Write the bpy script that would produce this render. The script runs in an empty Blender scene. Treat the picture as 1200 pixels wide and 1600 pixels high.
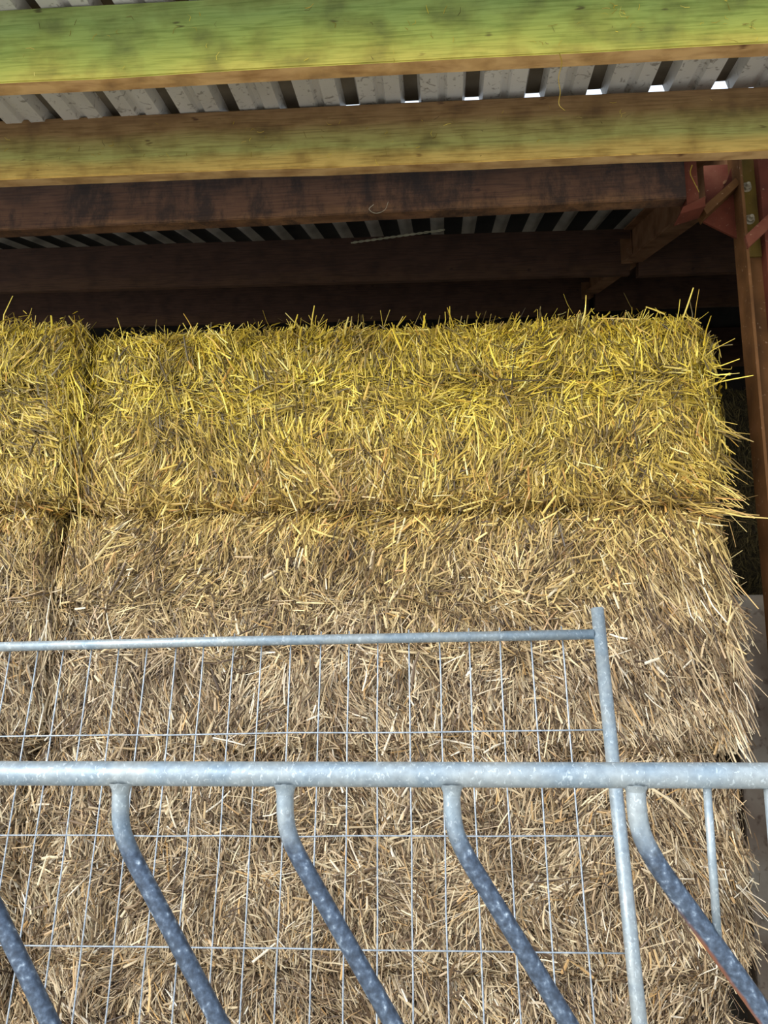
import bpy, bmesh, math
import numpy as np
from mathutils import Vector, Matrix

S = bpy.context.scene
COL = S.collection
PI = math.pi

# ------------------------------------------------------------------ camera
cam_d = bpy.data.cameras.new('camera')
cam = bpy.data.objects.new('camera', cam_d); COL.objects.link(cam)
cam_d.sensor_fit = 'VERTICAL'; cam_d.sensor_height = 36.0
cam_d.lens = 36.0 * 1240 / 1600
cam_d.clip_start = 0.05; cam_d.clip_end = 200
cam.location = (0, 0, 1.9)
cam.rotation_euler = (math.radians(100), 0, math.radians(4.5))
S.camera = cam

# ------------------------------------------------------------------ world, sun, exposure
W = bpy.data.worlds.new('overcast'); S.world = W; W.use_nodes = True
wn = W.node_tree.nodes; wl = W.node_tree.links; wn.clear()
wo = wn.new('ShaderNodeOutputWorld'); bg = wn.new('ShaderNodeBackground')
tc = wn.new('ShaderNodeTexCoord'); sep = wn.new('ShaderNodeSeparateXYZ')
cr = wn.new('ShaderNodeValToRGB')
cr.color_ramp.elements[0].position = 0.0; cr.color_ramp.elements[0].color = (0.86, 0.93, 1.0, 1)
cr.color_ramp.elements[1].position = 1.0; cr.color_ramp.elements[1].color = (0.62, 0.78, 1.0, 1)
wl.new(tc.outputs['Generated'], sep.inputs[0]); wl.new(sep.outputs['Z'], cr.inputs[0])
wl.new(cr.outputs[0], bg.inputs['Color']); bg.inputs['Strength'].default_value = 1.15
wl.new(bg.outputs[0], wo.inputs[0])

sd = bpy.data.lights.new('cloud_glow', 'SUN'); sd.energy = 3.0; sd.angle = math.radians(38); sd.color = (1.0, 0.97, 0.92)
sun = bpy.data.objects.new('cloud_glow', sd); COL.objects.link(sun)
# soft bright patch of cloud, behind the viewer and to the left
sun.rotation_euler = Vector((1.05, 1.0, -0.60)).to_track_quat('-Z', 'Y').to_euler()

S.view_settings.view_transform = 'Standard'; S.view_settings.look = 'None'
S.view_settings.gamma = 1; S.view_settings.use_curve_mapping = False
S.view_settings.exposure = 0.62

# ------------------------------------------------------------------ materials
class NT:
    def __init__(s, name, rough=0.7, metal=0.0):
        s.m = bpy.data.materials.new(name); s.m.use_nodes = True
        s.n = s.m.node_tree.nodes; s.l = s.m.node_tree.links
        s.b = s.n['Principled BSDF']
        s.b.inputs['Roughness'].default_value = rough; s.b.inputs['Metallic'].default_value = metal
        s.tc = s.n.new('ShaderNodeTexCoord'); s.geo = s.n.new('ShaderNodeNewGeometry')
    def lk(s, a, b): s.l.new(a, b)
    def noise(s, scale, stretch=(1, 1, 1), detail=5, coord='Object', dist=0.0, off=(0, 0, 0)):
        mp = s.n.new('ShaderNodeMapping'); mp.inputs['Scale'].default_value = stretch
        mp.inputs['Location'].default_value = off
        s.lk(s.tc.outputs[coord], mp.inputs[0])
        t = s.n.new('ShaderNodeTexNoise'); t.inputs['Scale'].default_value = scale
        t.inputs['Detail'].default_value = detail; t.inputs['Distortion'].default_value = dist
        s.lk(mp.outputs[0], t.inputs['Vector']); return t.outputs['Fac']
    def ramp(s, fac, stops, interp='LINEAR'):
        r = s.n.new('ShaderNodeValToRGB'); r.color_ramp.interpolation = interp; e = r.color_ramp.elements
        while len(e) < len(stops): e.new(0.5)
        for k, (p, c) in enumerate(stops):
            e[k].position = p
            if not hasattr(c, '__len__'): c = (c, c, c)
            e[k].color = (*c, 1)
        s.lk(fac, r.inputs[0]); return r.outputs[0]
    def mix(s, fac, a, b, mode='MIX'):
        x = s.n.new('ShaderNodeMix'); x.data_type = 'RGBA'; x.blend_type = mode
        if hasattr(fac, 'links'): s.lk(fac, x.inputs[0])
        else: x.inputs[0].default_value = fac
        for v, i in ((a, 6), (b, 7)):
            if hasattr(v, 'links'): s.lk(v, x.inputs[i])
            else: x.inputs[i].default_value = (*v, 1)
        return x.outputs[2]
    def math(s, op, a, b=0.0, clamp=False):
        x = s.n.new('ShaderNodeMath'); x.operation = op; x.use_clamp = clamp
        for v, i in ((a, 0), (b, 1)):
            if hasattr(v, 'links'): s.lk(v, x.inputs[i])
            else: x.inputs[i].default_value = v
        return x.outputs[0]
    def axis(s, src, ax):
        x = s.n.new('ShaderNodeSeparateXYZ'); s.lk(src, x.inputs[0]); return x.outputs[ax]
    def remap(s, v, a, b, c=0.0, d=1.0):
        x = s.n.new('ShaderNodeMapRange'); s.lk(v, x.inputs[0])
        for i, k in zip((1, 2, 3, 4), (a, b, c, d)): x.inputs[i].default_value = k
        return x.outputs[0]
    def col(s, c): s.lk(c, s.b.inputs['Base Color']); return s
    def bump(s, h, strength=0.3, dist=0.01):
        x = s.n.new('ShaderNodeBump'); x.inputs['Strength'].default_value = strength
        x.inputs['Distance'].default_value = dist; s.lk(h, x.inputs['Height'])
        s.lk(x.outputs[0], s.b.inputs['Normal']); return s

def sr(r, g, b):
    return tuple(((v / 255) / 12.92 if v / 255 <= 0.04045 else ((v / 255 + 0.055) / 1.055) ** 2.4) for v in (r, g, b))

# straw: colour of each stem by chance; stems turn from grey over gold to yellow with height
def straw_mat(name, body=False):
    t = NT(name, 0.55)
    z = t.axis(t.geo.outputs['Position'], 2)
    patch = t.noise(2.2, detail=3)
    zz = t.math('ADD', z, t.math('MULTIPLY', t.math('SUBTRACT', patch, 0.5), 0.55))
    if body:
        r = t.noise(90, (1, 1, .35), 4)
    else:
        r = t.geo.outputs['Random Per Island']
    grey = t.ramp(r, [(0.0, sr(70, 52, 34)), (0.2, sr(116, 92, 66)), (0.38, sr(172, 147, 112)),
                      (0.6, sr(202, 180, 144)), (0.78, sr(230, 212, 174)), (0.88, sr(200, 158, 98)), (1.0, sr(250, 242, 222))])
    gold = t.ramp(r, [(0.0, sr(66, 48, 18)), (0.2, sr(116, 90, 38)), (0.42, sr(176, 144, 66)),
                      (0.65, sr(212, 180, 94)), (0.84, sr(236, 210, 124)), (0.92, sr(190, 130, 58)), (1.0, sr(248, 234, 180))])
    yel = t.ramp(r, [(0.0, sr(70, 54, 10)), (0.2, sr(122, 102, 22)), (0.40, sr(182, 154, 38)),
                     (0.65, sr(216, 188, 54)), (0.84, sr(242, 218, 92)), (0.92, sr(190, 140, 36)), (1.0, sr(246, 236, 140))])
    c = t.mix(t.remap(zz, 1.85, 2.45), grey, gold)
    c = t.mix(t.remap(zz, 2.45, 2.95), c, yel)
    clumps = t.ramp(t.noise(5.0, detail=4, off=(3, 1, 7)), [(0.32, sr(160, 145, 128)), (0.6, (1, 1, 1))])  # noise darkens random clumps of straw
    c = t.mix(0.75, c, clumps, 'MULTIPLY')
    if body: c = t.mix(1.0, c, (0.20, 0.16, 0.12), 'MULTIPLY')  # body colour darkened to stand in for shade between the stems
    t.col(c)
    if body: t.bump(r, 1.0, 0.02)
    else:
        t.b.inputs['Specular IOR Level'].default_value = 0.45
        t.b.inputs['Roughness'].default_value = 0.42
    return t.m
M = {}
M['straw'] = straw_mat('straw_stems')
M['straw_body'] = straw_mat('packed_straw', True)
t = NT('shaded_straw_stems', 0.8); t.col(t.ramp(t.geo.outputs['Random Per Island'], [(0, sr(50, 42, 22)), (0.7, sr(88, 76, 40)), (1, sr(130, 114, 66))])); M['shaded_straw'] = t.m  # far stack's stems, coloured dark to stand in for shade
t = NT('shaded_straw_packed', 0.9); t.col(t.ramp(t.noise(60), [(0.3, sr(30, 26, 14)), (0.7, sr(52, 44, 24))])); M['shaded_straw_body'] = t.m  # far stack's body, with shade in its colour too

def galv(name, dark=False, rust=False):
    t = NT(name, 0.5, 0.35)
    sp = t.ramp(t.noise(60, detail=6), [(0.3, sr(118, 130, 138)), (0.5, sr(144, 157, 164)), (0.75, sr(170, 181, 186))])
    bl = t.ramp(t.noise(9, detail=4, off=(4, 4, 4)), [(0.35, sr(118, 138, 154)), (0.65, sr(162, 166, 164))])
    c = t.mix(0.5, sp, bl)
    fl = t.ramp(t.noise(75, (1.6, 1, 1), 4, off=(9, 2, 2), dist=1.0), [(0.58, 0.0), (0.68, 1.0)])
    c = t.mix(t.math('MULTIPLY', fl, 0.42), c, sr(222, 232, 236))
    if dark:   # bar turns darker and bluer below the bend
        z = t.axis(t.geo.outputs['Position'], 2)
        zz = t.math('ADD', z, t.math('MULTIPLY', t.math('SUBTRACT', t.noise(22, detail=5), 0.5), 0.10))
        w = t.remap(zz, 1.53, 1.43)
        dk = t.ramp(t.noise(70, (1, 1, 1), 12, off=(1, 8, 3)), [(0.34, sr(54, 64, 78)), (0.5, sr(72, 85, 102)), (0.6, sr(90, 104, 122)), (0.68, sr(132, 146, 160)), (0.74, sr(190, 200, 208))])
        c = t.mix(w, c, dk)
    if rust:
        y = t.axis(t.geo.outputs['Normal'], 0)
        z = t.axis(t.geo.outputs['Position'], 2)
        a = t.math('MULTIPLY', t.remap(t.math('ADD', y, t.math('MULTIPLY', t.noise(20), 0.4)), -0.35, -0.6), t.remap(z, 1.36, 1.26))
        c = t.mix(a, c, sr(140, 88, 60))
    t.col(c); t.bump(t.noise(120, detail=3), 0.15, 0.002)
    t.lk(t.ramp(t.noise(14, detail=4), [(0.3, 0.35), (0.7, 0.6)]), t.b.inputs['Roughness'])
    return t.m
M['galv'] = galv('galvanised_steel')
M['galv_dark'] = galv('galvanised_steel_dark', True)
M['galv_rust'] = galv('galvanised_steel_dark_rusty', True, True)
wm = NT('galvanised_wire', 0.45, 0.4); wm.col(wm.ramp(wm.noise(80), [(0.3, sr(128, 140, 152)), (0.7, sr(180, 188, 196))])); M['wire'] = wm.m

# timbers: Object coordinates, local z runs over the face from 0 (bottom edge) upward, x along the beam
def timber(name, stops, h, grain_dark, seed=0.0, grain_amt=0.5, spot=0.8, wob=0.35):
    t = NT(name, 0.75)
    z = t.axis(t.tc.outputs['Object'], 2)
    v = t.remap(z, 0, h)
    v = t.math('ADD', v, t.math('MULTIPLY', t.math('SUBTRACT', t.noise(3.0, (0.8, 1, 2), 5, off=(seed, 0, 0)), 0.5), wob * 2))
    base = t.ramp(v, stops)
    grain = t.noise(16, (0.35, 1, 7), 8, off=(seed, 3, 1), dist=0.6)
    g = t.ramp(grain, [(0.3, grain_dark), (0.55, (1, 1, 1)), (0.75, (1.0, 1.0, 0.95))])
    c = t.mix(grain_amt, base, g, 'MULTIPLY')
    st = t.ramp(t.noise(7, (1, 1, 1.3), 6, off=(seed + 5, 1, 1)), [(0.30, sr(110, 80, 46)), (0.44, sr(214, 204, 184)), (0.56, (1, 1, 1))])
    c = t.mix(spot * 0.7, c, st, 'MULTIPLY')
    vo = t.n.new('ShaderNodeTexVoronoi'); vo.inputs['Scale'].default_value = 5.5; vo.inputs['Randomness'].default_value = 1
    mp = t.n.new('ShaderNodeMapping'); mp.inputs['Scale'].default_value = (1, 1, 1.4); mp.inputs['Location'].default_value = (seed, 0.3, 0.2)
    t.lk(t.tc.outputs['Object'], mp.inputs[0])
    wv = t.n.new('ShaderNodeVectorMath'); wv.operation = 'ADD'
    nz = t.n.new('ShaderNodeTexNoise'); nz.inputs['Scale'].default_value = 30
    sc = t.n.new('ShaderNodeVectorMath'); sc.operation = 'SCALE'; sc.inputs['Scale'].default_value = 0.06
    t.lk(nz.outputs['Color'], sc.inputs[0]); t.lk(mp.outputs[0], wv.inputs[0]); t.lk(sc.outputs[0], wv.inputs[1])
    t.lk(wv.outputs[0], vo.inputs['Vector'])
    kn = t.ramp(vo.outputs['Distance'], [(0.05, sr(120, 80, 45)), (0.10, (1, 1, 1))])
    c = t.mix(spot, c, kn, 'MULTIPLY')
    t.col(c); t.bump(grain, 0.35, 0.004)
    return t.m
GR = [(0.0, sr(186, 174, 78)), (0.22, sr(164, 168, 74)), (0.5, sr(144, 159, 76)), (0.78, sr(130, 150, 80)), (1.0, sr(130, 144, 78))]
M['timber_green'] = timber('green_algae_timber', GR, 0.26, sr(150, 170, 90), 0.0, 0.55, 0.75)
P2S = [(0.0, sr(226, 190, 104)), (0.16, sr(212, 182, 100)), (0.34, sr(176, 174, 100)), (0.56, sr(164, 152, 90)), (0.74, sr(146, 116, 74)), (1.0, sr(136, 104, 68))]
M['timber_mid'] = timber('half_green_timber', P2S, 0.26, sr(150, 130, 90), 4.0, 0.55, 0.8, 0.12)
M['soffit'] = timber('bare_timber_edge', [(0, sr(206, 168, 112)), (1, sr(224, 188, 132))], 0.26, sr(150, 110, 70), 7.0, 0.6, 0.9)
BR = [(0.0, sr(122, 86, 54)), (0.10, sr(96, 64, 42)), (0.5, sr(86, 56, 37)), (0.8, sr(74, 50, 34)), (1.0, sr(66, 46, 32))]
M['timber_brown'] = timber('brown_timber', BR, 0.33, sr(120, 90, 70), 2.0, 0.6, 0.75)
def soot(m):   # black smudges along the rough old timber
    nt = m.node_tree; b = nt.nodes['Principled BSDF']; src = b.inputs['Base Color'].links[0].from_socket
    tc_ = nt.nodes.new('ShaderNodeTexCoord'); mp = nt.nodes.new('ShaderNodeMapping'); mp.inputs['Scale'].default_value = (1, 1, .45)
    n1 = nt.nodes.new('ShaderNodeTexNoise'); n1.inputs['Scale'].default_value = 5; n1.inputs['Detail'].default_value = 10; n1.inputs['Roughness'].default_value = 0.75
    r = nt.nodes.new('ShaderNodeValToRGB'); r.color_ramp.elements[0].position = .42; r.color_ramp.elements[0].color = (.2, .18, .17, 1); r.color_ramp.elements[1].position = .54; r.color_ramp.elements[1].color = (1, 1, 1, 1)
    x = nt.nodes.new('ShaderNodeMix'); x.data_type = 'RGBA'; x.blend_type = 'MULTIPLY'; x.inputs[0].default_value = .9
    L = nt.links; L.new(tc_.outputs['Object'], mp.inputs[0]); L.new(mp.outputs[0], n1.inputs['Vector']); L.new(n1.outputs['Fac'], r.inputs[0])
    L.new(src, x.inputs[6]); L.new(r.outputs[0], x.inputs[7]); L.new(x.outputs[2], b.inputs['Base Color'])
soot(M['timber_brown'])
M['timber_dark'] = timber('dark_brown_timber', [(0, sr(98, 68, 46)), (0.3, sr(84, 56, 42)), (1, sr(76, 50, 38))], 0.36, sr(120, 95, 75), 9.0, 0.6, 0.7)

def steelpaint(name, a, b, c3):
    t = NT(name, 0.8)
    t.b.inputs['Specular IOR Level'].default_value = 0.2
    c = t.ramp(t.noise(7, detail=8), [(0.3, a), (0.5, b), (0.72, c3)])
    sp = t.ramp(t.noise(60, detail=3, off=(3, 3, 3)), [(0.66, 0.0), (0.74, 1.0)])
    c = t.mix(t.math('MULTIPLY', sp, 0.3), c, sr(190, 160, 130))
    t.col(c); t.bump(t.noise(50), 0.2, 0.003); return t.m
M['red_steel'] = steelpaint('red_oxide_steel', sr(74, 36, 24), sr(96, 47, 32), sr(112, 66, 48))
M['brown_steel'] = steelpaint('brown_grimed_steel', sr(80, 52, 26), sr(98, 65, 34), sr(116, 78, 48))
M['olive_steel'] = steelpaint('olive_stained_steel', sr(84, 66, 26), sr(104, 84, 34), sr(122, 92, 48))
M['rafter_steel'] = steelpaint('pale_rafter_steel', sr(104, 74, 50), sr(132, 96, 68), sr(150, 114, 86))  # paler brown than the other steel
bt = NT('zinc_bolt', 0.4, 0.5); bt.col(bt.ramp(bt.noise(60), [(0.3, sr(130, 120, 100)), (0.7, sr(190, 180, 160))])); M['bolt'] = bt.m

t = NT('pale_roof_sheet', 0.5, 0.15)
c = t.ramp(t.noise(2.2, (1, 0.4, 1), 6), [(0.3, sr(178, 172, 162)), (0.6, sr(204, 200, 193)), (0.8, sr(222, 219, 215))])
cc = t.ramp(t.noise(26, detail=8, dist=1.5, off=(2, 2, 2)), [(0.33, sr(110, 96, 78)), (0.42, (1, 1, 1))])
t.col(t.mix(0.6, c, cc, 'MULTIPLY')); M['roof_a'] = t.m
t = NT('dark_roof_groove', 0.8)
t.col(t.ramp(t.noise(6, detail=8), [(0.3, sr(78, 68, 54)), (0.7, sr(112, 102, 86))])); M['roof_a_dark'] = t.m  # darker tone for the crowns of the front sheet
t = NT('black_roof_groove', 0.95)
t.col(t.ramp(t.noise(6, detail=8), [(0.3, sr(16, 14, 12)), (0.7, sr(38, 34, 30))])); M['roof_b_dark'] = t.m  # near-black tone for the rear roof's grooves and far slope
t = NT('fibre_cement_roof', 0.85)
t.col(t.ramp(t.noise(4, detail=6), [(0.3, sr(140, 134, 124)), (0.7, sr(178, 172, 162))])); M['roof_b'] = t.m
t = NT('green_cladding', 0.6)
t.col(t.ramp(t.noise(4, detail=6), [(0.3, sr(30, 48, 30)), (0.7, sr(46, 70, 44))])); M['clad'] = t.m
t = NT('concrete_wall', 0.85)
c = t.ramp(t.noise(3.5, detail=9, dist=0.4), [(0.28, sr(88, 72, 58)), (0.45, sr(112, 98, 84)), (0.62, sr(130, 120, 106)), (0.8, sr(150, 140, 124))])
c2 = t.ramp(t.noise(26, detail=6, off=(2, 5, 1)), [(0.3, sr(150, 120, 95)), (0.45, (1, 1, 1)), (0.7, (1, 1, 1)), (0.8, sr(255, 250, 235))])
t.col(t.mix(0.8, c, c2, 'MULTIPLY')); t.bump(t.noise(40, detail=8), 0.4, 0.006); M['concrete'] = t.m
t = NT('yard_floor', 0.9)
t.col(t.ramp(t.noise(1.5, detail=9), [(0.3, sr(186, 178, 164)), (0.7, sr(216, 209, 196))])); t.bump(t.noise(30), 0.3, 0.01); M['floor'] = t.m
t = NT('block_wall', 0.9)
t.col(t.ramp(t.noise(3, detail=8), [(0.3, sr(56, 50, 44)), (0.7, sr(84, 76, 68))])); M['block'] = t.m
t = NT('barn_twine', 0.7); t.col(t.ramp(t.noise(40), [(0, sr(150, 145, 120)), (1, sr(190, 184, 160))])); M['twine'] = t.m

# ------------------------------------------------------------------ helpers
def link(name, bm, mat, parent=None, smooth=False, loc=None):
    me = bpy.data.meshes.new(name)
    if smooth:
        for f in bm.faces: f.smooth = True
    bm.normal_update(); bm.to_mesh(me); bm.free()
    for m in (mat if isinstance(mat, (list, tuple)) else [mat]): me.materials.append(m)
    o = bpy.data.objects.new(name, me); COL.objects.link(o)
    if parent: o.parent = parent
    if loc: o.location = loc
    return o
def tag(o, label=None, cat=None, group=None, kind=None):
    if label: o['label'] = label
    if cat: o['category'] = cat
    if group: o['group'] = group
    if kind: o['kind'] = kind
    return o
def empty(name, loc):
    o = bpy.data.objects.new(name, None); COL.objects.link(o); o.location = loc; o.empty_display_size = 0.1; return o
def box(bm, a, b, mi=0):
    (x0, y0, z0), (x1, y1, z1) = a, b
    v = [bm.verts.new(p) for p in ((x0,y0,z0),(x1,y0,z0),(x1,y1,z0),(x0,y1,z0),(x0,y0,z1),(x1,y0,z1),(x1,y1,z1),(x0,y1,z1))]
    fs = [bm.faces.new([v[i] for i in q]) for q in ((0,3,2,1),(4,5,6,7),(0,1,5,4),(1,2,6,5),(2,3,7,6),(3,0,4,7))]
    for f in fs: f.material_index = mi
    return v, fs
def prism(bm, pts, d):
    """polygon of 3-D points extruded by vector d"""
    d = Vector(d); a = [bm.verts.new(p) for p in pts]; b = [bm.verts.new(Vector(p) + d) for p in pts]
    n = len(pts); bm.faces.new(a); bm.faces.new(b[::-1])
    for i in range(n): bm.faces.new((a[i], b[i], b[(i+1) % n], a[(i+1) % n]))
    bmesh.ops.recalc_face_normals(bm, faces=bm.faces)
def tube(bm, pts, r, n=16, cap=True):
    pts = [Vector(p) for p in pts]; rings = []
    rr = r if hasattr(r, '__len__') else [r] * len(pts)
    up = None
    for i, p in enumerate(pts):
        a = (pts[i] - pts[i-1]).normalized() if i else (pts[1] - pts[0]).normalized()
        b = (pts[i+1] - pts[i]).normalized() if i < len(pts) - 1 else a
        t = (a + b).normalized()
        if up is None:
            up = t.orthogonal().normalized()
        up = (up - t * up.dot(t)).normalized(); s = t.cross(up)
        k = 1 / max(0.6, t.dot(a))
        rings.append([bm.verts.new(p + (up * math.cos(2*PI*j/n) + s * math.sin(2*PI*j/n)) * rr[i] * (k if i % (len(pts)-1) else 1)) for j in range(n)])
    for i in range(len(rings) - 1):
        for j in range(n):
            bm.faces.new((rings[i][j], rings[i][(j+1) % n], rings[i+1][(j+1) % n], rings[i+1][j]))
    if cap: bm.faces.new(rings[0][::-1]); bm.faces.new(rings[-1])
def smooth_path(pts, n=8):
    """Catmull-Rom through the points"""
    P = [Vector(p) for p in pts]; P = [2*P[0]-P[1]] + P + [2*P[-1]-P[-2]]; out = []
    for i in range(1, len(P) - 2):
        for k in range(n):
            t = k / n; a, b, c, d = P[i-1], P[i], P[i+1], P[i+2]
            out.append(0.5*((2*b)+(c-a)*t+(2*a-5*b+4*c-d)*t*t+(3*b-a-3*c+d)*t**3))
    out.append(P[-2]); return out
def bevel(bm, w=0.004, seg=2):
    bmesh.ops.bevel(bm, geom=[e for e in bm.edges], offset=w, segments=seg, affect='EDGES', profile=0.5)

# ------------------------------------------------------------------ setting: ground, walls, roofs
bm = bmesh.new(); box(bm, (-30, -30, -0.2), (30, 30, 0.0)); tag(link('floor', bm, M['floor']), kind='structure')
bm = bmesh.new(); box(bm, (-9, 13.2, 0.0), (11, 13.4, 6.2)); tag(link('wall_back', bm, M['clad']), kind='structure')
bm = bmesh.new(); box(bm, (-9.2, 3.3, 0.0), (-9, 13.4, 7.0)); tag(link('wall_left', bm, M['block']), kind='structure')
# side wall: green box-profile cladding over blockwork
bm = bmesh.new(); box(bm, (11, 3.3, 0.0), (11.2, 13.4, 7.0)); tag(link('wall_right', bm, M['block']), kind='structure')
# unseen wall added beyond the post to block sky light into the bay
bm = bmesh.new(); box(bm, (1.62, 3.44, 2.14), (11, 3.47, 4.15)); tag(link('wall_light_blocker', bm, M['block']), kind='structure')
# precast concrete panel beside the stack
bm = bmesh.new(); box(bm, (1.17, 3.42, 0.0), (4.6, 3.57, 2.135))
bevel(bm, 0.012, 2)
tag(link('wall_panel', bm, M['concrete']), kind='structure')
bpy.data.objects['wall_panel'].name = 'wall_front'

def sheet(name, profile, pitch, x0, x1, y0, y1, zf, mat, thick=0.006, tilt=0.0):
    """profile: list of (u, h) over one pitch; zf(y): underside height of the low flats"""
    bm = bmesh.new(); n = int((x1 - x0) / pitch) + 1; pts = []
    for k in range(n):
        for u, h in profile: pts.append((x0 + (k + u) * pitch, h))
    rows = []
    ys = [y0 + (y1 - y0) * j / 6 for j in range(7)]
    for th in (0.0, thick):
        rows.append([[bm.verts.new((x, y, zf(y) + h + th + tilt * x)) for x, h in pts] for y in ys])
    for li, R_ in enumerate(rows):
        for j in range(len(ys) - 1):
            for i in range(len(pts) - 1):
                q = (R_[j][i], R_[j][i+1], R_[j+1][i+1], R_[j+1][i])
                bm.faces.new(q[::-1] if li == 0 else q)
    a, b = rows
    for i in range(len(pts) - 1):
        bm.faces.new((a[0][i], a[0][i+1], b[0][i+1], b[0][i])); bm.faces.new((a[-1][i+1], a[-1][i], b[-1][i], b[-1][i+1]))
    return link(name, bm, mat)
SA = 0.122
zA = lambda y: 4.142 + SA * (y - 2.36)
profA = [(0.0, 0.0), (0.25, 0.0), (0.29, 0.016), (0.37, 0.016), (0.41, 0.0), (0.655, 0.0), (0.71, 0.054), (0.93, 0.054), (0.985, 0.0)]
A = sheet('ceiling', profA, 0.262, -4.53, 3.4, 1.78, 3.125, zA, M['roof_a'], 0.002, 0.011)
def darken(o, mat, test):
    o.data.materials.append(mat)
    for p in o.data.polygons:
        if test(o, p): p.material_index = 1
def inprof(lo, hi, x0, pitch): return lambda o, p: lo < ((p.center.x - x0) / pitch) % 1 < hi
darken(A, M['roof_a_dark'], lambda o, p: inprof(.71, .93, -4.53, .262)(o, p))
tag(A, kind='structure')
zB = lambda y: 4.31 + 0.32 * (y - 3.3)
profB = [(k / 14, 0.030 * (1 - math.cos(2 * PI * k / 14)) ** 0.6) for k in range(14)]
B = sheet('ceiling', profB, 0.236, -9, 11, 3.36, 7.62, zB, M['roof_b'])
for p in B.data.polygons: p.use_smooth = True
darken(B, M['roof_b_dark'], inprof(.21, .79, -9, .236)); tag(B, kind='structure')
ztop = zB(7.6)
B2 = sheet('ceiling', profB, 0.236, -9, 11, 7.58, 13.5, lambda y: ztop - 0.32 * (y - 7.6), M['roof_b'])
darken(B2, M['roof_b_dark'], lambda o, p: True); tag(B2, kind='structure')  # whole far slope coloured dark in place of real shade
# ridge cap sealing the top
bm = bmesh.new(); prism(bm, [(-9, 7.2, ztop-0.02), (-9, 7.6, ztop+0.12), (-9, 8.0, ztop-0.02), (-9, 7.6, ztop+0.16)], (20, 0, 0))
tag(link('trim_ridge', bm, M['roof_b']), kind='structure')

# ------------------------------------------------------------------ timbers
def beam(name, x0, x1, y, z, h, th, slope_deg, mats, label, zr=0.0, sag=0.0):
    """front bottom edge runs along (y, z); tilted with the roof; mats = (face, underside)"""
    bm = bmesh.new(); N = 24
    rng = np.random.RandomState(int(abs(y * 100)))
    rows = []
    for i in range(N + 1):
        x = x0 + (x1 - x0) * i / N; w = rng.normal(0, 0.0012, 4)
        rows.append([bm.verts.new(p) for p in ((x, 0 + w[0], 0 + w[1]), (x, th, 0 + w[1]), (x, th, h + w[2]), (x, 0 + w[3], h + w[2]))])
    for i in range(N):
        a, b = rows[i], rows[i+1]
        for k, mi in ((0, 1), (1, 0), (2, 0), (3, 0)):
            f = bm.faces.new((a[k], a[(k+1) % 4], b[(k+1) % 4], b[k])); f.material_index = mi
    bm.faces.new(rows[0][::-1]); bm.faces.new(rows[-1])
    bmesh.ops.recalc_face_normals(bm, faces=bm.faces)
    long_e = [e for e in bm.edges if abs(e.verts[0].co.x - e.verts[1].co.x) > 1e-4 and e.calc_face_angle(0) > 1]
    bmesh.ops.bevel(bm, geom=long_e, offset=0.004, segments=2, affect='EDGES')
    o = link(name, bm, list(mats)); o.location = (0, y, z); o.rotation_euler = (math.radians(slope_deg), zr, 0)
    return tag(o, label, 'beam')
beam('timber_purlin', -4.4, 3.4, 2.36, 3.852, 0.262, 0.078, 7, (M['timber_green'], M['soffit']),
     'bright green algae-covered timber beam, the nearest, across the top of the picture', zr=0.005)
beam('timber_purlin', -4.4, 3.4, 3.05, 3.932, 0.268, 0.075, 7, (M['timber_mid'], M['soffit']),
     'half green, half brown timber beam with a yellow lower edge, second from the top', zr=0.010)
beam('timber_purlin', -4.4, 1.06, 3.245, 3.833, 0.30, 0.07, 0, (M['timber_brown'], M['timber_brown']),
     'rough reddish-brown timber beam just below the half-green one', zr=-0.004)
beam('timber_purlin', -8.6, 1.34, 5.42, 4.575, 0.32, 0.085, 14, (M['timber_dark'], M['timber_dark']),
     'dark brown timber beam under the strip of round-ribbed roofing, left of the rafter', zr=0.008)
beam('timber_purlin', -8.6, 1.34, 7.0, 4.97, 0.45, 0.085, 14, (M['timber_dark'], M['timber_dark']),
     'dark brown timber beam seen lowest, right above the top of the straw', zr=0.008)
beam('timber_purlin', 1.40, 9.0, 5.42, 4.55, 0.345, 0.085, 14, (M['timber_dark'], M['timber_dark']),
     'upper dark timber beam between the sloping rafter and the steel post')
beam('timber_purlin', 1.40, 9.0, 7.0, 5.0, 0.36, 0.085, 14, (M['timber_dark'], M['timber_dark']),
     'middle dark timber beam between the sloping rafter and the steel post')
beam('timber_purlin', -8.6, 10.6, 8.35, 4.95, 0.46, 0.085, -14, (M['timber_dark'], M['timber_dark']),
     'far dark timber beam, lowest of those between the straw and the steel post')
beam('timber_purlin', -8.6, 10.6, 10.3, 4.35, 0.34, 0.085, -14, (M['timber_dark'], M['timber_dark']),
     'farthest faint timber beam against the back of the barn')

# ------------------------------------------------------------------ steel frame: post, rafter, haunch
fr = tag(empty('steel_frame', (1.4, 3.36, 0.0)), 'red-brown steel post with a sloping rafter and bolted haunch at the right', 'steel frame')
def fpart(name, bm, mat, lab=None, par=None):
    o = link(name, bm, mat, par or fr)
    o.location = (-1.4, -3.36, 0) if (par or fr) is fr else (0, 0, 0)
    if lab: o['label'] = lab
    return o
bm = bmesh.new()
box(bm, (1.31, 3.29, 0), (1.322, 3.42, 4.13)); box(bm, (1.322, 3.345, 0), (1.395, 3.357, 4.13)); 
post = fpart('post', bm, M['brown_steel'])
bm = bmesh.new(); box(bm, (1.392, 3.29, 0), (1.56, 3.41, 4.13)); bevel(bm, 0.003)
fpart('post_flange', bm, M['red_steel'], 'red flange of the post')
bm = bmesh.new(); box(bm, (1.3225, 3.335, 3.60), (1.3915, 3.345, 4.12))
fpart('web_plate', bm, M['olive_steel'], 'olive-stained web plate')
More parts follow.
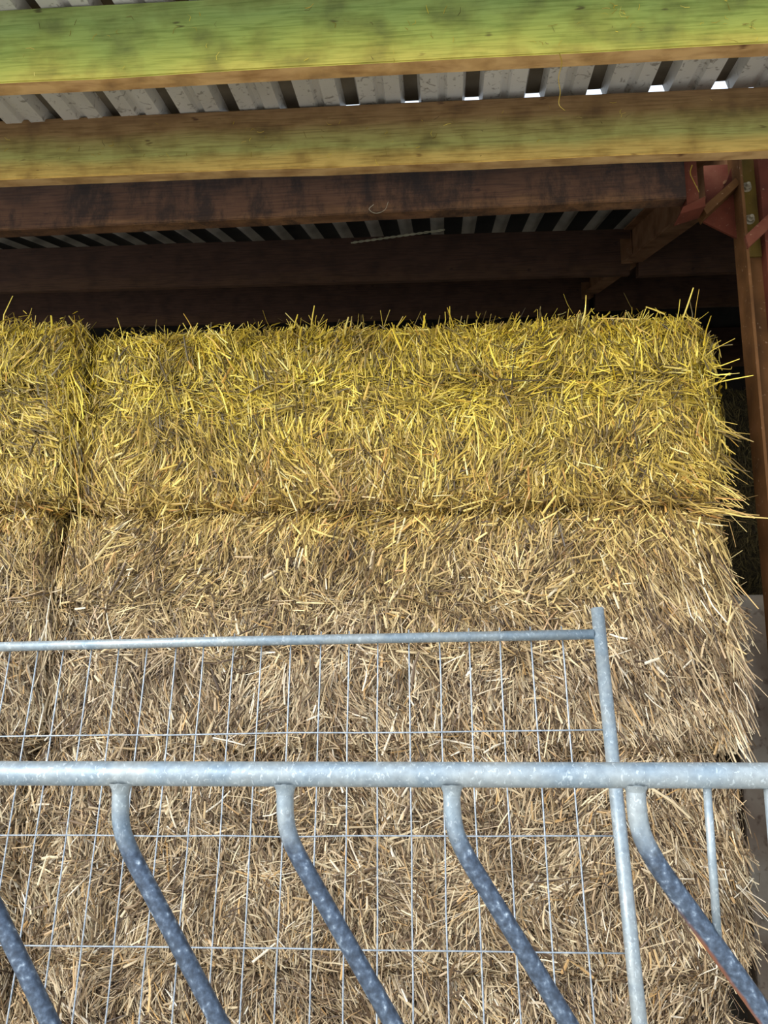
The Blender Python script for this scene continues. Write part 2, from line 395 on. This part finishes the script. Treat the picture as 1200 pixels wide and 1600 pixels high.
# rafter: lower flange, web, upper flange
def raf(x0, x1, dz0, dz1, y0=3.42, y1=7.6):
    bm = bmesh.new()
    z0 = lambda y: 3.985 + 0.32 * (y - 3.3)
    prism(bm, [(x0, y0, z0(y0)+dz0), (x0, y1, z0(y1)+dz0), (x0, y1, z0(y1)+dz1), (x0, y0, z0(y0)+dz1)], (x1-x0, 0, 0)); return bm
fpart('rafter_flange', raf(1.295, 1.425, -0.014, 0.0), M['rafter_steel'])
fpart('rafter_web', raf(1.355, 1.367, 0.0, 0.225), M['rafter_steel'])
fpart('rafter_flange', raf(1.295, 1.425, 0.225, 0.238), M['rafter_steel'])
bm = bmesh.new()
prism(bm, [(1.295, 7.6, 5.36), (1.295, 13.2, 3.57), (1.295, 13.2, 3.80), (1.295, 7.6, 5.59)], (0.13, 0, 0))
fpart('far_rafter', bm, M['rafter_steel'])
# haunch gusset between rafter and post
bm = bmesh.new(); prism(bm, [(1.17, 3.38, 3.80), (1.325, 3.38, 3.705), (1.325, 3.38, 4.10), (1.29, 3.38, 4.0)], (0, 0.012, 0))
fpart('gusset_plate', bm, M['red_steel'], 'red triangular gusset plate')
bm = bmesh.new(); prism(bm, [(1.148, 3.31, 3.83), (1.163, 3.31, 3.795), (1.315, 3.31, 3.935), (1.30, 3.31, 3.965)], (0, 0.09, 0))
fpart('haunch_flange', bm, M['brown_steel'])
bm = bmesh.new(); box(bm, (1.215, 3.45, 3.90), (1.335, 3.46, 4.12)); fpart('end_plate', bm, M['red_steel'])
# cleat holding the third timber
bm = bmesh.new(); box(bm, (1.065, 3.26, 3.80), (1.118, 3.35, 4.1)); prism(bm, [(1.03, 3.25, 3.768), (1.045, 3.25, 3.80), (1.14, 3.25, 3.845), (1.14, 3.25, 3.80)], (0, 0.1, 0))
fpart('cleat', bm, M['red_steel'], 'red cleat at the end of the brown timber')
bm = bmesh.new(); box(bm, (1.27, 5.36, 4.62), (1.35, 5.37, 4.86)); fpart('cleat', bm, M['rafter_steel'])
bm = bmesh.new(); box(bm, (1.27, 6.93, 5.08), (1.35, 6.94, 5.36)); fpart('cleat', bm, M['rafter_steel'])
# flat brace lying across the post
bm = bmesh.new(); prism(bm, [(1.295, 3.25, 3.655), (1.305, 3.25, 3.60), (1.52, 3.22, 3.795), (1.52, 3.22, 3.86)], (0, 0.022, 0)); bevel(bm, 0.002, 1)
fpart('brace', bm, M['red_steel'], 'flat red brace end bolted across the post')
def bolt(x, y, z, r=0.017):
    bm = bmesh.new()
    def disc(r_, y0, y1, n, tw=0):
        pts = [(x + r_*math.cos(2*PI*k/n+tw), y0, z + r_*math.sin(2*PI*k/n+tw)) for k in range(n)]
        prism(bm, pts, (0, y1 - y0, 0))
    disc(r*1.35, y, y+0.004, 20); disc(r, y-0.014, y, 6, 0.3); disc(r*0.5, y-0.03, y-0.013, 12)
    fpart('bolt', bm, M['bolt'])
bolt(1.350, 3.333, 3.93); bolt(1.352, 3.333, 3.775); bolt(1.437, 3.288, 3.745)

# ------------------------------------------------------------------ feed barrier
fb = tag(empty('feed_barrier', (-0.2, 1.95, 0.0)), 'galvanised diagonal feed barrier with a thick top rail, in front of the straw', 'feed barrier')
def bpart(name, bm, mat, lab=None):
    o = link(name, bm, mat, fb, smooth=True); o.location = (0.2, -1.95, 0)
    if lab: o['label'] = lab
    return o
zr_ = lambda x: 1.607 + 0.0082 * (x + 1.1)
Yb = 1.95
bm = bmesh.new(); tube(bm, [(x, Yb, zr_(x)) for x in np.linspace(-2.9, 1.75, 20)], 0.0287, 28); bpart('top_rail', bm, M['galv'])
bm = bmesh.new(); tube(bm, [(-2.9, Yb, 0.55), (1.75, Yb, 0.55)], 0.0287, 24); bpart('bottom_rail', bm, M['galv'])
dxs = [-2.83, -2.42, -2.01, -1.603, -1.197, -0.791, -0.389, 0.006, 0.428]
for k, x in enumerate(dxs):
    last = k == len(dxs) - 1
    sl = 0.635 if not last else 0.70
    zt = zr_(x) - 0.02
    drop = zt - 0.57
    pts = [(x, zt), (x, zt-0.045), (x+0.003, zt-0.085), (x+0.012, zt-0.12), (x+0.030, zt-0.157), (x+0.053, zt-0.195)]
    xe, ze = pts[-1]
    pts += [(xe + sl*(ze-z), z) for z in (1.3, 1.2, 1.0, 0.8, 0.57)]
    path = smooth_path([(a, Yb, b) for a, b in pts], 4)
    bm = bmesh.new(); tube(bm, path, 0.0205 if not last else 0.0225, 20)
    bar = bpart('diagonal_bar', bm, M['galv_rust'] if last else M['galv_dark'], 'diagonal bar rusty underneath' if last else None)
    # weld collar where the bar meets the rail
    bm = bmesh.new(); rs = [0.031, 0.0265, 0.0225, 0.0208]
    tube(bm, [(x, Yb, zt - d) for d in (0.0, 0.008, 0.016, 0.026)], rs, 20, False); link('weld', bm, M['galv'], bar, smooth=True)
bm = bmesh.new(); tube(bm, [(0.588, Yb, zr_(0.588)-0.02), (0.589, Yb, 1.265)], 0.0095, 14); bpart('spacer_bar', bm, M['galv'])
bm = bmesh.new(); tube(bm, [(0.724, Yb, zr_(0.72)-0.02), (0.727, Yb, 1.06)], 0.011, 14); bpart('spacer_bar', bm, M['galv'])
for x in (-2.9, 1.75):
    bm = bmesh.new(); tube(bm, [(x, Yb, 0), (x, Yb, 1.66)], 0.034, 20); bpart('end_post', bm, M['galv'])

# ------------------------------------------------------------------ weld-mesh panel leaning back to the stack
O = Vector((0.478, 2.675, 1.957)); wv = Vector((-0.01605, 0.20389, 0.97886)).normalized(); hv = Vector((0.99957, -0.0144, 0.0310)); hv = (hv - wv*hv.dot(wv)).normalized()
nv = hv.cross(wv)
pn = tag(empty('mesh_panel', O - wv * 1.98), 'galvanised tube-framed wire mesh panel leaning towards the straw stack', 'fence panel')
base = O - wv * 1.98
def ppart(name, bm, mat, lab=None):
    o = link(name, bm, mat, pn, smooth=True); o.location = -base
    if lab: o['label'] = lab
    return o
PP = lambda u, v, n=0.0: O + hv * u + wv * v + nv * n
bm = bmesh.new(); tube(bm, [PP(0.02, -1.97), PP(0.02, 0.086)], 0.0212, 22); ppart('side_post', bm, M['galv'])
bm = bmesh.new(); tube(bm, [PP(-2.62, -1.97), PP(-2.62, 0.086)], 0.0212, 22); ppart('side_post', bm, M['galv'])
bm = bmesh.new(); tube(bm, [PP(-2.62, 0), PP(-1.3, 0.003), PP(0.0, 0)], 0.0168, 20); ppart('top_rail', bm, M['galv'])
bm = bmesh.new(); tube(bm, [PP(-2.62, -1.85), PP(0.0, -1.85)], 0.0168, 20); ppart('bottom_rail', bm, M['galv'])
rng = np.random.RandomState(3)
for k in range(25):
    u = -0.105 - k * 0.1005 + rng.normal(0, 0.0022)
    pts = [PP(u + rng.normal(0, 0.0009), v, -0.012) for v in np.linspace(-1.85, 0.032, 12)]
    bm = bmesh.new(); tube(bm, pts, 0.0026, 6); ppart('vertical_wire', bm, M['wire'])
for v in (-0.303, -0.612, -0.922, -1.235, -1.55):
    pts = [PP(u, v + rng.normal(0, 0.001), -0.007) for u in np.linspace(-2.62, 0.02, 14)]
    bm = bmesh.new(); tube(bm, pts, 0.0026, 6); ppart('horizontal_wire', bm, M['wire'])

# ------------------------------------------------------------------ straw bales
G = np.random.RandomState(11)
_grid = G.rand(24, 24, 24)
def vnoise(P, scale, off=0.0):
    q = P * scale + off; i = np.floor(q).astype(int); f = q - i; f = f * f * (3 - 2 * f); r = 0
    for a in (0, 1):
        for b in (0, 1):
            for c in (0, 1):
                w = (f[:, 0] if a else 1 - f[:, 0]) * (f[:, 1] if b else 1 - f[:, 1]) * (f[:, 2] if c else 1 - f[:, 2])
                r = r + w * _grid[(i[:, 0] + a) % 24, (i[:, 1] + b) % 24, (i[:, 2] + c) % 24]
    return r * 2 - 1

class Bale:
    def __init__(s, x0, x1, z0, z1, y0, y1, r=0.075, bands=(), amp=1.0, lean=0.0, bulge=0.0):
        s.c = np.array([(x0+x1)/2, (y0+y1)/2, (z0+z1)/2]); s.h = np.array([(x1-x0)/2, (y1-y0)/2, (z1-z0)/2]); s.r = r
        s.bands = bands; s.amp = amp; s.bulge = bulge
    def surf(s, p):
        """p: points on the plain box (local) -> world point, normal"""
        q = np.clip(p, -(s.h - s.r), s.h - s.r); d = p - q
        n = d / np.maximum(np.linalg.norm(d, axis=1, keepdims=True), 1e-9)
        P = q + n * s.r + s.c
        k = 0.016 * vnoise(P, 3.1) + 0.011 * vnoise(P, 8.0, 5.0) + 0.006 * vnoise(P, 21.0, 9.0)
        k = k * s.amp
        for (zb, dep, wid) in s.bands:
            k = k - dep * np.exp(-((P[:, 2] - zb - 0.02 * vnoise(P * np.array([1, 0, 0]), 3.0)) / wid) ** 2)
        k = k + s.bulge * (1 - (p[:, 2] / s.h[2]) ** 2) * np.abs(n[:, 0]) * 1.0
        return P + n * k[:, None], n

def quads_mesh(name, V, F, mats, mi=None):
    me = bpy.data.meshes.new(name)
    me.vertices.add(len(V)); me.vertices.foreach_set('co', V.astype(np.float32).ravel())
    me.loops.add(F.size); me.loops.foreach_set('vertex_index', F.astype(np.int32).ravel())
    me.polygons.add(len(F)); me.polygons.foreach_set('loop_start', np.arange(0, F.size, 4, dtype=np.int32))
    for m in mats: me.materials.append(m)
    if mi is not None: me.polygons.foreach_set('material_index', mi.astype(np.int32))
    me.update(calc_edges=True); me.validate(); return me

def ribbons(C_, D, N_, L, Wd, curve, sidebend, rng):
    """V-section blades: centre, direction, normal, length, width -> verts, faces"""
    n = len(C_)
    Sd = np.cross(D, N_); Sd /= np.maximum(np.linalg.norm(Sd, axis=1, keepdims=True), 1e-6)
    Nn = np.cross(Sd, D)
    roll = rng.normal(0, 0.55, n)[:, None]
    S2 = Sd * np.cos(roll) + Nn * np.sin(roll); N2 = Nn * np.cos(roll) - Sd * np.sin(roll)
    V = np.zeros((n, 9, 3))
    for i, t in enumerate((-0.5, 0.0, 0.5)):
        cen = C_ + D * (L * t)[:, None] + (Nn * (curve * L)[:, None] + Sd * (sidebend * L)[:, None]) * (0.25 - t * t) * 4
        w = Wd * (1.0 if t < 0.4 else 0.7)
        V[:, i*3] = cen - S2 * (w / 2)[:, None]; V[:, i*3+1] = cen + N2 * (w * 0.38)[:, None]; V[:, i*3+2] = cen + S2 * (w / 2)[:, None]
    q = np.array([[0, 1, 4, 3], [1, 2, 5, 4], [3, 4, 7, 6], [4, 5, 8, 7]])
    F = (q[None] + (np.arange(n) * 9)[:, None, None]).reshape(-1, 4)
    return V.reshape(-1, 3), F

def make_bale(label, x0, x1, z0, z1, y0, depth, bands=(), dens=18000, xvis=-2.95, seed=0, fan=None, right=6000, left=1500,
              top=9000, amp=1.0, r=0.075, tufts=(), bulge=0.0, group=None, hang=0.0, wid=1.0, mats=('straw', 'straw_body')):
    rng = np.random.RandomState(100 + seed)
    b = Bale(x0, x1, z0, z1, y0, y0 + depth, r=r, bands=bands, amp=amp, bulge=bulge)
    org = np.array([(x0+x1)/2, y0 + depth/2, z0])
    # packed body
    Vs, Fs, off = [], [], 0
    for ax in range(3):
        for sg in (-1, 1):
            o = [a for a in range(3) if a != ax]
            n0, n1 = [max(6, int(2 * b.h[a] / 0.045)) for a in o]
            if ax == 1 and sg == 1: n0, n1 = 12, 8
            u, v = np.meshgrid(np.linspace(-1, 1, n0+1), np.linspace(-1, 1, n1+1), indexing='ij')
            p = np.zeros(((n0+1)*(n1+1), 3)); p[:, ax] = sg * b.h[ax]; p[:, o[0]] = u.ravel() * b.h[o[0]]; p[:, o[1]] = v.ravel() * b.h[o[1]]
            P, _ = b.surf(p); Vs.append(P - _ * 0.010 - org)
            i, j = np.meshgrid(np.arange(n0), np.arange(n1), indexing='ij'); a = (i*(n1+1)+j).ravel()
            q = np.stack([a, a+n1+1, a+n1+2, a+1], 1)
            if (sg == 1) != (ax != 1): q = q[:, ::-1]
            Fs.append(q + off); off += len(P)
    me = quads_mesh('straw_bale', np.concatenate(Vs), np.concatenate(Fs), [M[mats[1]]])
    for p in me.polygons: p.use_smooth = True
    bo = bpy.data.objects.new('straw_bale', me); COL.objects.link(bo); bo.location = org
    tag(bo, label, 'straw bale', group)
    # stems
    xa = max(x0, xvis)
    plan = [('f', int(dens * (x1 - xa) * (z1 - z0))), ('r', int(right * min(depth, 0.8) * (z1 - z0))),
            ('t', int(top * (x1 - xa) * 0.45)), ('l', int(left * 0.4 * (z1 - z0)) if x0 > xvis else 0), ('b', int(9000 * (x1 - xa) * 0.12))]
    Cs, Ns, fl = [], [], []
    for k, n in plan:
        if n <= 0: continue
        p = np.zeros((n, 3))
        ux = rng.uniform(xa, x1, n) - b.c[0]; uz = rng.uniform(-1, 1, n) * b.h[2]
        if k == 'f': p[:, 0] = ux; p[:, 1] = -b.h[1]; p[:, 2] = uz
        elif k == 'r': p[:, 0] = b.h[0]; p[:, 1] = -b.h[1] + rng.rand(n) ** 1.3 * min(depth, 0.8); p[:, 2] = uz
        elif k == 'l': p[:, 0] = -b.h[0]; p[:, 1] = -b.h[1] + rng.rand(n) * 0.4; p[:, 2] = uz
        elif k == 't': p[:, 0] = ux; p[:, 1] = -b.h[1] + rng.rand(n) ** 1.5 * 0.45; p[:, 2] = b.h[2]
        else: p[:, 0] = ux; p[:, 1] = -b.h[1] + rng.rand(n) ** 1.5 * 0.12; p[:, 2] = -b.h[2]
        P, N_ = b.surf(p); Cs.append(P); Ns.append(N_); fl += [k] * n
    Cc = np.concatenate(Cs); Nn = np.concatenate(Ns); n = len(Cc); fl = np.array(fl)
    # tangent frame
    upv = np.tile([0, 0, 1.0], (n, 1)); T2 = upv - Nn * (Nn * upv).sum(1, keepdims=True)
    flat = np.linalg.norm(T2, axis=1) < 0.15
    T2[flat] = [0, 1, 0]; T2 /= np.linalg.norm(T2, axis=1, keepdims=True); T1 = np.cross(T2, Nn)
    th = PI/2 + 1.0 * vnoise(Cc, 5.5, 2.0) + 0.75 * vnoise(Cc, 13.0, 7.0) + rng.normal(0, 0.42, n)
    # stems lie flat along the seams and twine lines
    near = np.zeros(n)
    for (zb, dep, wd) in list(bands) + [(z0 + 0.02, 0, 0.035)]:
        near = np.maximum(near, np.exp(-((Cc[:, 2] - zb) / (wd * 1.3)) ** 2))
    sel = rng.rand(n) < near * 0.75
    th[sel] = rng.normal(0, 0.35, sel.sum()) + 0.3 * vnoise(Cc[sel], 6.0, 1.0)
    if fan:   # stems sweep down and outward near the right end
        fx, fa, fz0, fz1 = fan
        m = (Cc[:, 0] > fx) & (Cc[:, 2] > fz0) & (Cc[:, 2] < fz1) & (rng.rand(n) < np.clip((Cc[:, 0] - fx) * 2.6 + 0.25, 0, 0.85))
        th[m] = fa + rng.normal(0, 0.22, m.sum())
    wild = rng.rand(n) < 0.13
    th[wild] = rng.uniform(0, PI, wild.sum())
    tilt = rng.normal(0.03, 0.17, n)
    tilt[fl == 't'] = rng.normal(0.42, 0.38, (fl == 't').sum())
    D = T1 * np.cos(th)[:, None] + T2 * np.sin(th)[:, None] + Nn * tilt[:, None]
    if hang: D[fl == 'r'] += np.array([0.45, 0, -0.75]) * hang
    D /= np.linalg.norm(D, axis=1, keepdims=True)
    L = np.clip(rng.lognormal(math.log(0.062), 0.45, n), 0.02, 0.2)
    L[fl == 't'] *= 0.85
    Wd = np.clip(rng.lognormal(math.log(0.0034), 0.50, n), 0.0013, 0.0105) * wid
    lift = rng.exponential(0.011, n) - 0.005
    Cc = Cc + Nn * lift[:, None]
    V1, F1 = ribbons(Cc - org, D, Nn, L, Wd, rng.normal(0.0, 0.018, n), rng.normal(0, 0.03, n), rng)
    # long stems that stick out of the edges
    Vt, Ft, o2 = [V1], [F1], len(V1)
    for (cx, cy, cz, dx, dy, dz, cnt, spread, pos, Lm) in tufts:
        c = np.array([cx, cy, cz]) + rng.normal(0, 1, (cnt, 3)) * np.array(pos)
        c[:, 0] = np.clip(c[:, 0], x0 + 0.01, x1 + 0.01) - np.where(np.abs(dz) > 0.9 if dz > 0 else False, 0.05, 0.0) * (c[:, 0] > x1 - 0.06)
        d = np.array([dx, dy, dz]) + rng.normal(0, spread, (cnt, 3)); d /= np.linalg.norm(d, axis=1, keepdims=True)
        l = np.clip(rng.normal(Lm, Lm * 0.3, cnt), 0.03, 0.3)
        nn = np.tile([0.05, -1, 0.1], (cnt, 1)); nn /= np.linalg.norm(nn[0])
        v, f = ribbons(c + d * (l * 0.3)[:, None] - org, d, nn, l, rng.uniform(0.0022, 0.0062, cnt), rng.normal(0, .05, cnt), rng.normal(0, 0.07, cnt), rng)
        Vt.append(v); Ft.append(f + o2); o2 += len(v)
    me = quads_mesh('loose_stems', np.concatenate(Vt), np.concatenate(Ft), [M[mats[0]]])
    so = bpy.data.objects.new('loose_stems', me); COL.objects.link(so); so.parent = bo; so['kind'] = 'stuff'
    return bo

ZB = [0.0, 0.775, 1.515, 2.425, 3.20]
YF = 3.02
RT = lambda z, x, n=14, a=-0.6, L=0.11: (x, YF+0.03, z, 0.8, -0.2, a, n, 0.28, (0.008, 0.03, 0.03), L)
# middle column of the stack, from the top
make_bale('yellow straw bale, top of the middle column, under the dark beams', -1.478, 1.045, ZB[3], ZB[4], YF, 1.15, seed=1,
          bands=((2.955, 0.020, 0.030), (2.86, 0.012, 0.025), (2.44, 0.025, 0.03)), r=0.115, fan=(0.72, -0.55, 2.4, 2.62), bulge=0.03,
          tufts=[RT(3.05, 0.99, 14, 0.25), RT(2.95, 1.03, 8, 0.1), RT(2.75, 1.05, 14, -0.9), RT(2.62, 1.05, 18, -0.8), RT(2.5, 1.03, 22, -0.5, 0.12),
                 (0.95, YF+0.02, 2.43, 1, -0.15, -0.22, 46, 0.13, (0.05, 0.03, 0.018), 0.13),
                 (0.5, YF+0.15, 3.205, 0.1, -0.1, 1, 60, 0.35, (0.4, 0.08, 0.012), 0.09), (-0.6, YF+0.15, 3.205, 0.1, -0.1, 1, 90, 0.4, (0.5, 0.08, 0.012), 0.085),
                 (0.55, YF+0.03, 3.205, 0.0, -0.1, 1, 7, 0.16, (0.012, 0.01, 0.01), 0.1)])
make_bale('pale golden straw bale second from the top in the middle column', -1.52, 1.02, ZB[2], ZB[3], YF+0.015, 1.15, seed=2,
          bands=((2.085, 0.022, 0.035), (1.53, 0.025, 0.03), (1.9, 0.008, 0.03)), r=0.08, fan=(0.45, -1.13, 1.55, 2.38), bulge=0.055, hang=0.8,
          tufts=[RT(2.2, 1.0, 30, -1.1, 0.14), RT(2.05, 1.03, 40, -1.4, 0.15), RT(1.9, 1.05, 45, -1.7, 0.16), RT(1.78, 1.05, 40, -2.0, 0.15), RT(1.66, 1.02, 30, -2.2, 0.13),
                 (0.9, YF+0.0, 2.1, 0.42, -0.08, -1, 70, 0.14, (0.07, 0.02, 0.12), 0.17), (0.98, YF+0.0, 1.85, 0.3, -0.08, -1, 60, 0.14, (0.05, 0.02, 0.1), 0.17)])
make_bale('beige straw bale behind the feed barrier rail, third from the top in the middle column', -1.57, 0.985, ZB[1], ZB[2], YF-0.01, 1.15, seed=3,
          bands=((1.30, 0.02, 0.03), (1.12, 0.008, 0.03), (0.80, 0.02, 0.03)), r=0.07, fan=(0.6, -1.15, 0.85, 1.4), bulge=0.045, hang=0.5,
          tufts=[RT(1.4, 0.97, 12, -0.9), RT(1.25, 1.0, 20, -1.3, 0.12), RT(1.1, 1.02, 24, -1.0, 0.13), RT(0.98, 1.01, 26, -1.2, 0.13)])
make_bale('grey straw bale at the foot of the middle column, cut by the lower picture edge', -1.60, 0.94, ZB[0], ZB[1], YF+0.0, 1.15, seed=4,
          bands=((0.56, 0.015, 0.03),), r=0.08, dens=11000, tufts=[RT(0.66, 0.93, 14, -0.4), RT(0.5, 0.93, 14, -0.6)])
# left column, only its right ends in view
make_bale('yellow straw bale at the top left, its right end jutting slightly forward', -4.0, -1.485, ZB[3]+0.02, ZB[4]+0.035, YF-0.045, 1.15, seed=5,
          bands=((2.93, 0.022, 0.03), (2.48, 0.03, 0.03)), r=0.09, left=0,
          tufts=[(-1.8, YF+0.08, 3.235, 0.1, -0.1, 1, 40, 0.4, (0.2, 0.06, 0.012), 0.09), (-1.5, YF-0.03, 3.0, 0.5, -0.2, -0.9, 60, 0.25, (0.03, 0.02, 0.1), 0.13),
                 (-1.5, YF-0.03, 2.72, 0.35, -0.2, -1, 50, 0.2, (0.03, 0.02, 0.08), 0.15)])
make_bale('golden straw bale at the left edge, second from the top', -4.0, -1.55, ZB[2]+0.02, ZB[3]+0.02, YF-0.03, 1.15, seed=6,
          bands=((2.1, 0.02, 0.03),), r=0.10, left=0, tufts=[(-1.57, YF-0.01, 1.95, 0.15, -0.1, -1, 90, 0.15, (0.04, 0.02, 0.15), 0.16)])
make_bale('beige straw bale at the left edge behind the feed barrier, third from the top', -4.0, -1.60, ZB[1]+0.01, ZB[2]+0.015, YF-0.02, 1.15, seed=7,
          bands=((1.25, 0.02, 0.03),), r=0.08, left=0)
make_bale('grey straw bale in the lower left corner at the foot of the stack', -4.0, -1.63, 0.0, ZB[1]+0.01, YF+0.0, 1.15, seed=8, r=0.08, dens=9000, left=0)
# second stack behind the concrete panel, its shade put into the straw colour
SHADED = ('shaded_straw', 'shaded_straw_body')
for k, (z0, z1, lab) in enumerate([(3.05, 3.90, 'straw bale coloured dark for shade, beside the steel post, topmost of the far stack'),
                                   (2.2, 3.05, 'straw bale coloured dark for shade, just above the concrete wall')]):
    make_bale(lab, 1.9, 4.3, z0, z1, 6.05 + 0.03*k, 0.9, seed=20+k, dens=4500, right=0, left=2500, top=2500, xvis=1.5, mats=SHADED)
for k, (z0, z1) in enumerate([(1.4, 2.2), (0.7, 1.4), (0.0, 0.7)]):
    make_bale('shade-coloured straw bale of the far stack hidden behind the concrete wall', 1.9, 4.3, z0, z1, 6.05, 0.9, seed=30+k, dens=10, right=0, left=10, top=10, xvis=1.5, group='bales behind the concrete wall', mats=SHADED)

# ------------------------------------------------------------------ small things: stray stems, twine
def strand(name, pts, r, mat, label, cat, rr=None):
    bm = bmesh.new(); path = smooth_path(pts, 6); n = len(path)
    tube(bm, path, [r * (1 - 0.4 * i / n) for i in range(n)], 6)
    return tag(link(name, bm, mat, smooth=True), label, cat)
strand('dangling_straw', [(0.395, 2.35, 3.84), (0.40, 2.345, 3.80), (0.388, 2.35, 3.75), (0.392, 2.35, 3.70), (0.386, 2.35, 3.655), (0.405, 2.35, 3.63)], 0.0018, M['straw'],
       'long thin straw stem dangling from the nearest green beam', 'straw')
strand('dangling_straw', [(1.045, 3.1, 3.90), (1.035, 3.1, 3.865), (1.045, 3.1, 3.83), (1.06, 3.1, 3.79), (1.065, 3.1, 3.775)], 0.002, M['straw'],
       'curved straw stem dangling under the half-green beam near the post', 'straw')
strand('dangling_straw', [(-0.345, 3.20, 3.19), (-0.345, 3.19, 3.23), (-0.365, 3.19, 3.27), (-0.363, 3.19, 3.29), (-0.36, 3.19, 3.33)], 0.002, M['straw'],
       'single stem standing up from the top edge of the straw', 'straw')
strand('dangling_straw', [(0.98, 3.04, 3.02), (1.03, 3.0, 2.98), (1.09, 2.99, 2.965), (1.10, 2.99, 2.975)], 0.002, M['straw'],
       'stiff stem poking out of the yellow bale near its upper right corner', 'straw')
strand('barn_twine', [(-0.30, 3.225, 3.86), (-0.32, 3.22, 3.835), (-0.29, 3.222, 3.815), (-0.25, 3.222, 3.83), (-0.235, 3.225, 3.87)], 0.0012, M['twine'],
       'small loop of twine on the reddish-brown timber', 'twine')
bm = bmesh.new()
for ph in (0, PI):
    n = 50; A_, B_ = Vector((-0.62, 5.0, 4.66)), Vector((0.02, 4.72, 4.57))
    tube(bm, [A_.lerp(B_, i/n) + Vector((0, math.cos(i*0.9+ph), math.sin(i*0.9+ph))) * 0.0045 for i in range(n+1)], 0.004, 6)
tag(link('twisted_wire', bm, M['twine'], smooth=True), 'twisted wire slung below the round-ribbed roofing', 'wire')

def scraps(name, label, cat, y, z, h, x0, x1, n, seed, slope, clusters=()):
    """straw scraps stuck to a timber's face"""
    rng = np.random.RandomState(seed)
    xs = rng.uniform(x0, x1, n); vs = rng.uniform(0.01, h - 0.01, n)
    for (cx, cv, sx, sv, m) in clusters:
        xs = np.append(xs, rng.normal(cx, sx, m)); vs = np.append(vs, np.clip(rng.normal(cv, sv, m), 0.01, h - 0.01))
    n = len(xs)
    C_ = np.stack([xs, y - vs * math.sin(math.radians(slope)) - 0.003, z + vs * math.cos(math.radians(slope))], 1)
    a = rng.uniform(0, PI, n); D = np.stack([np.cos(a), np.zeros(n), np.sin(a)], 1); N_ = np.tile([0, -1.0, 0], (n, 1))
    V, F = ribbons(C_, D, N_, rng.uniform(0.008, 0.035, n), rng.uniform(0.001, 0.0022, n), rng.normal(0, 0.03, n), rng.normal(0, 0.2, n), rng)
    me = quads_mesh(name, V, F, [M['straw']]); o = bpy.data.objects.new(name, me); COL.objects.link(o)
    return tag(o, label, cat, kind='stuff')
scraps('straw_scraps', 'bits of straw stuck to the nearest green beam', 'straw', 2.36, 3.845, 0.24, -1.7, 1.3, 60, 1, 7, [(0.60, 0.12, 0.05, 0.04, 14), (-0.15, 0.1, 0.1, 0.05, 8), (0.95, 0.06, 0.08, 0.03, 12)])
scraps('straw_scraps', 'bits of straw stuck to the half-green beam', 'straw', 3.05, 3.932, 0.25, -2.0, 1.5, 60, 2, 7, [(-1.4, 0.12, 0.12, 0.03, 14), (-0.8, 0.12, 0.06, 0.03, 8), (0.2, 0.15, 0.5, 0.04, 16)])
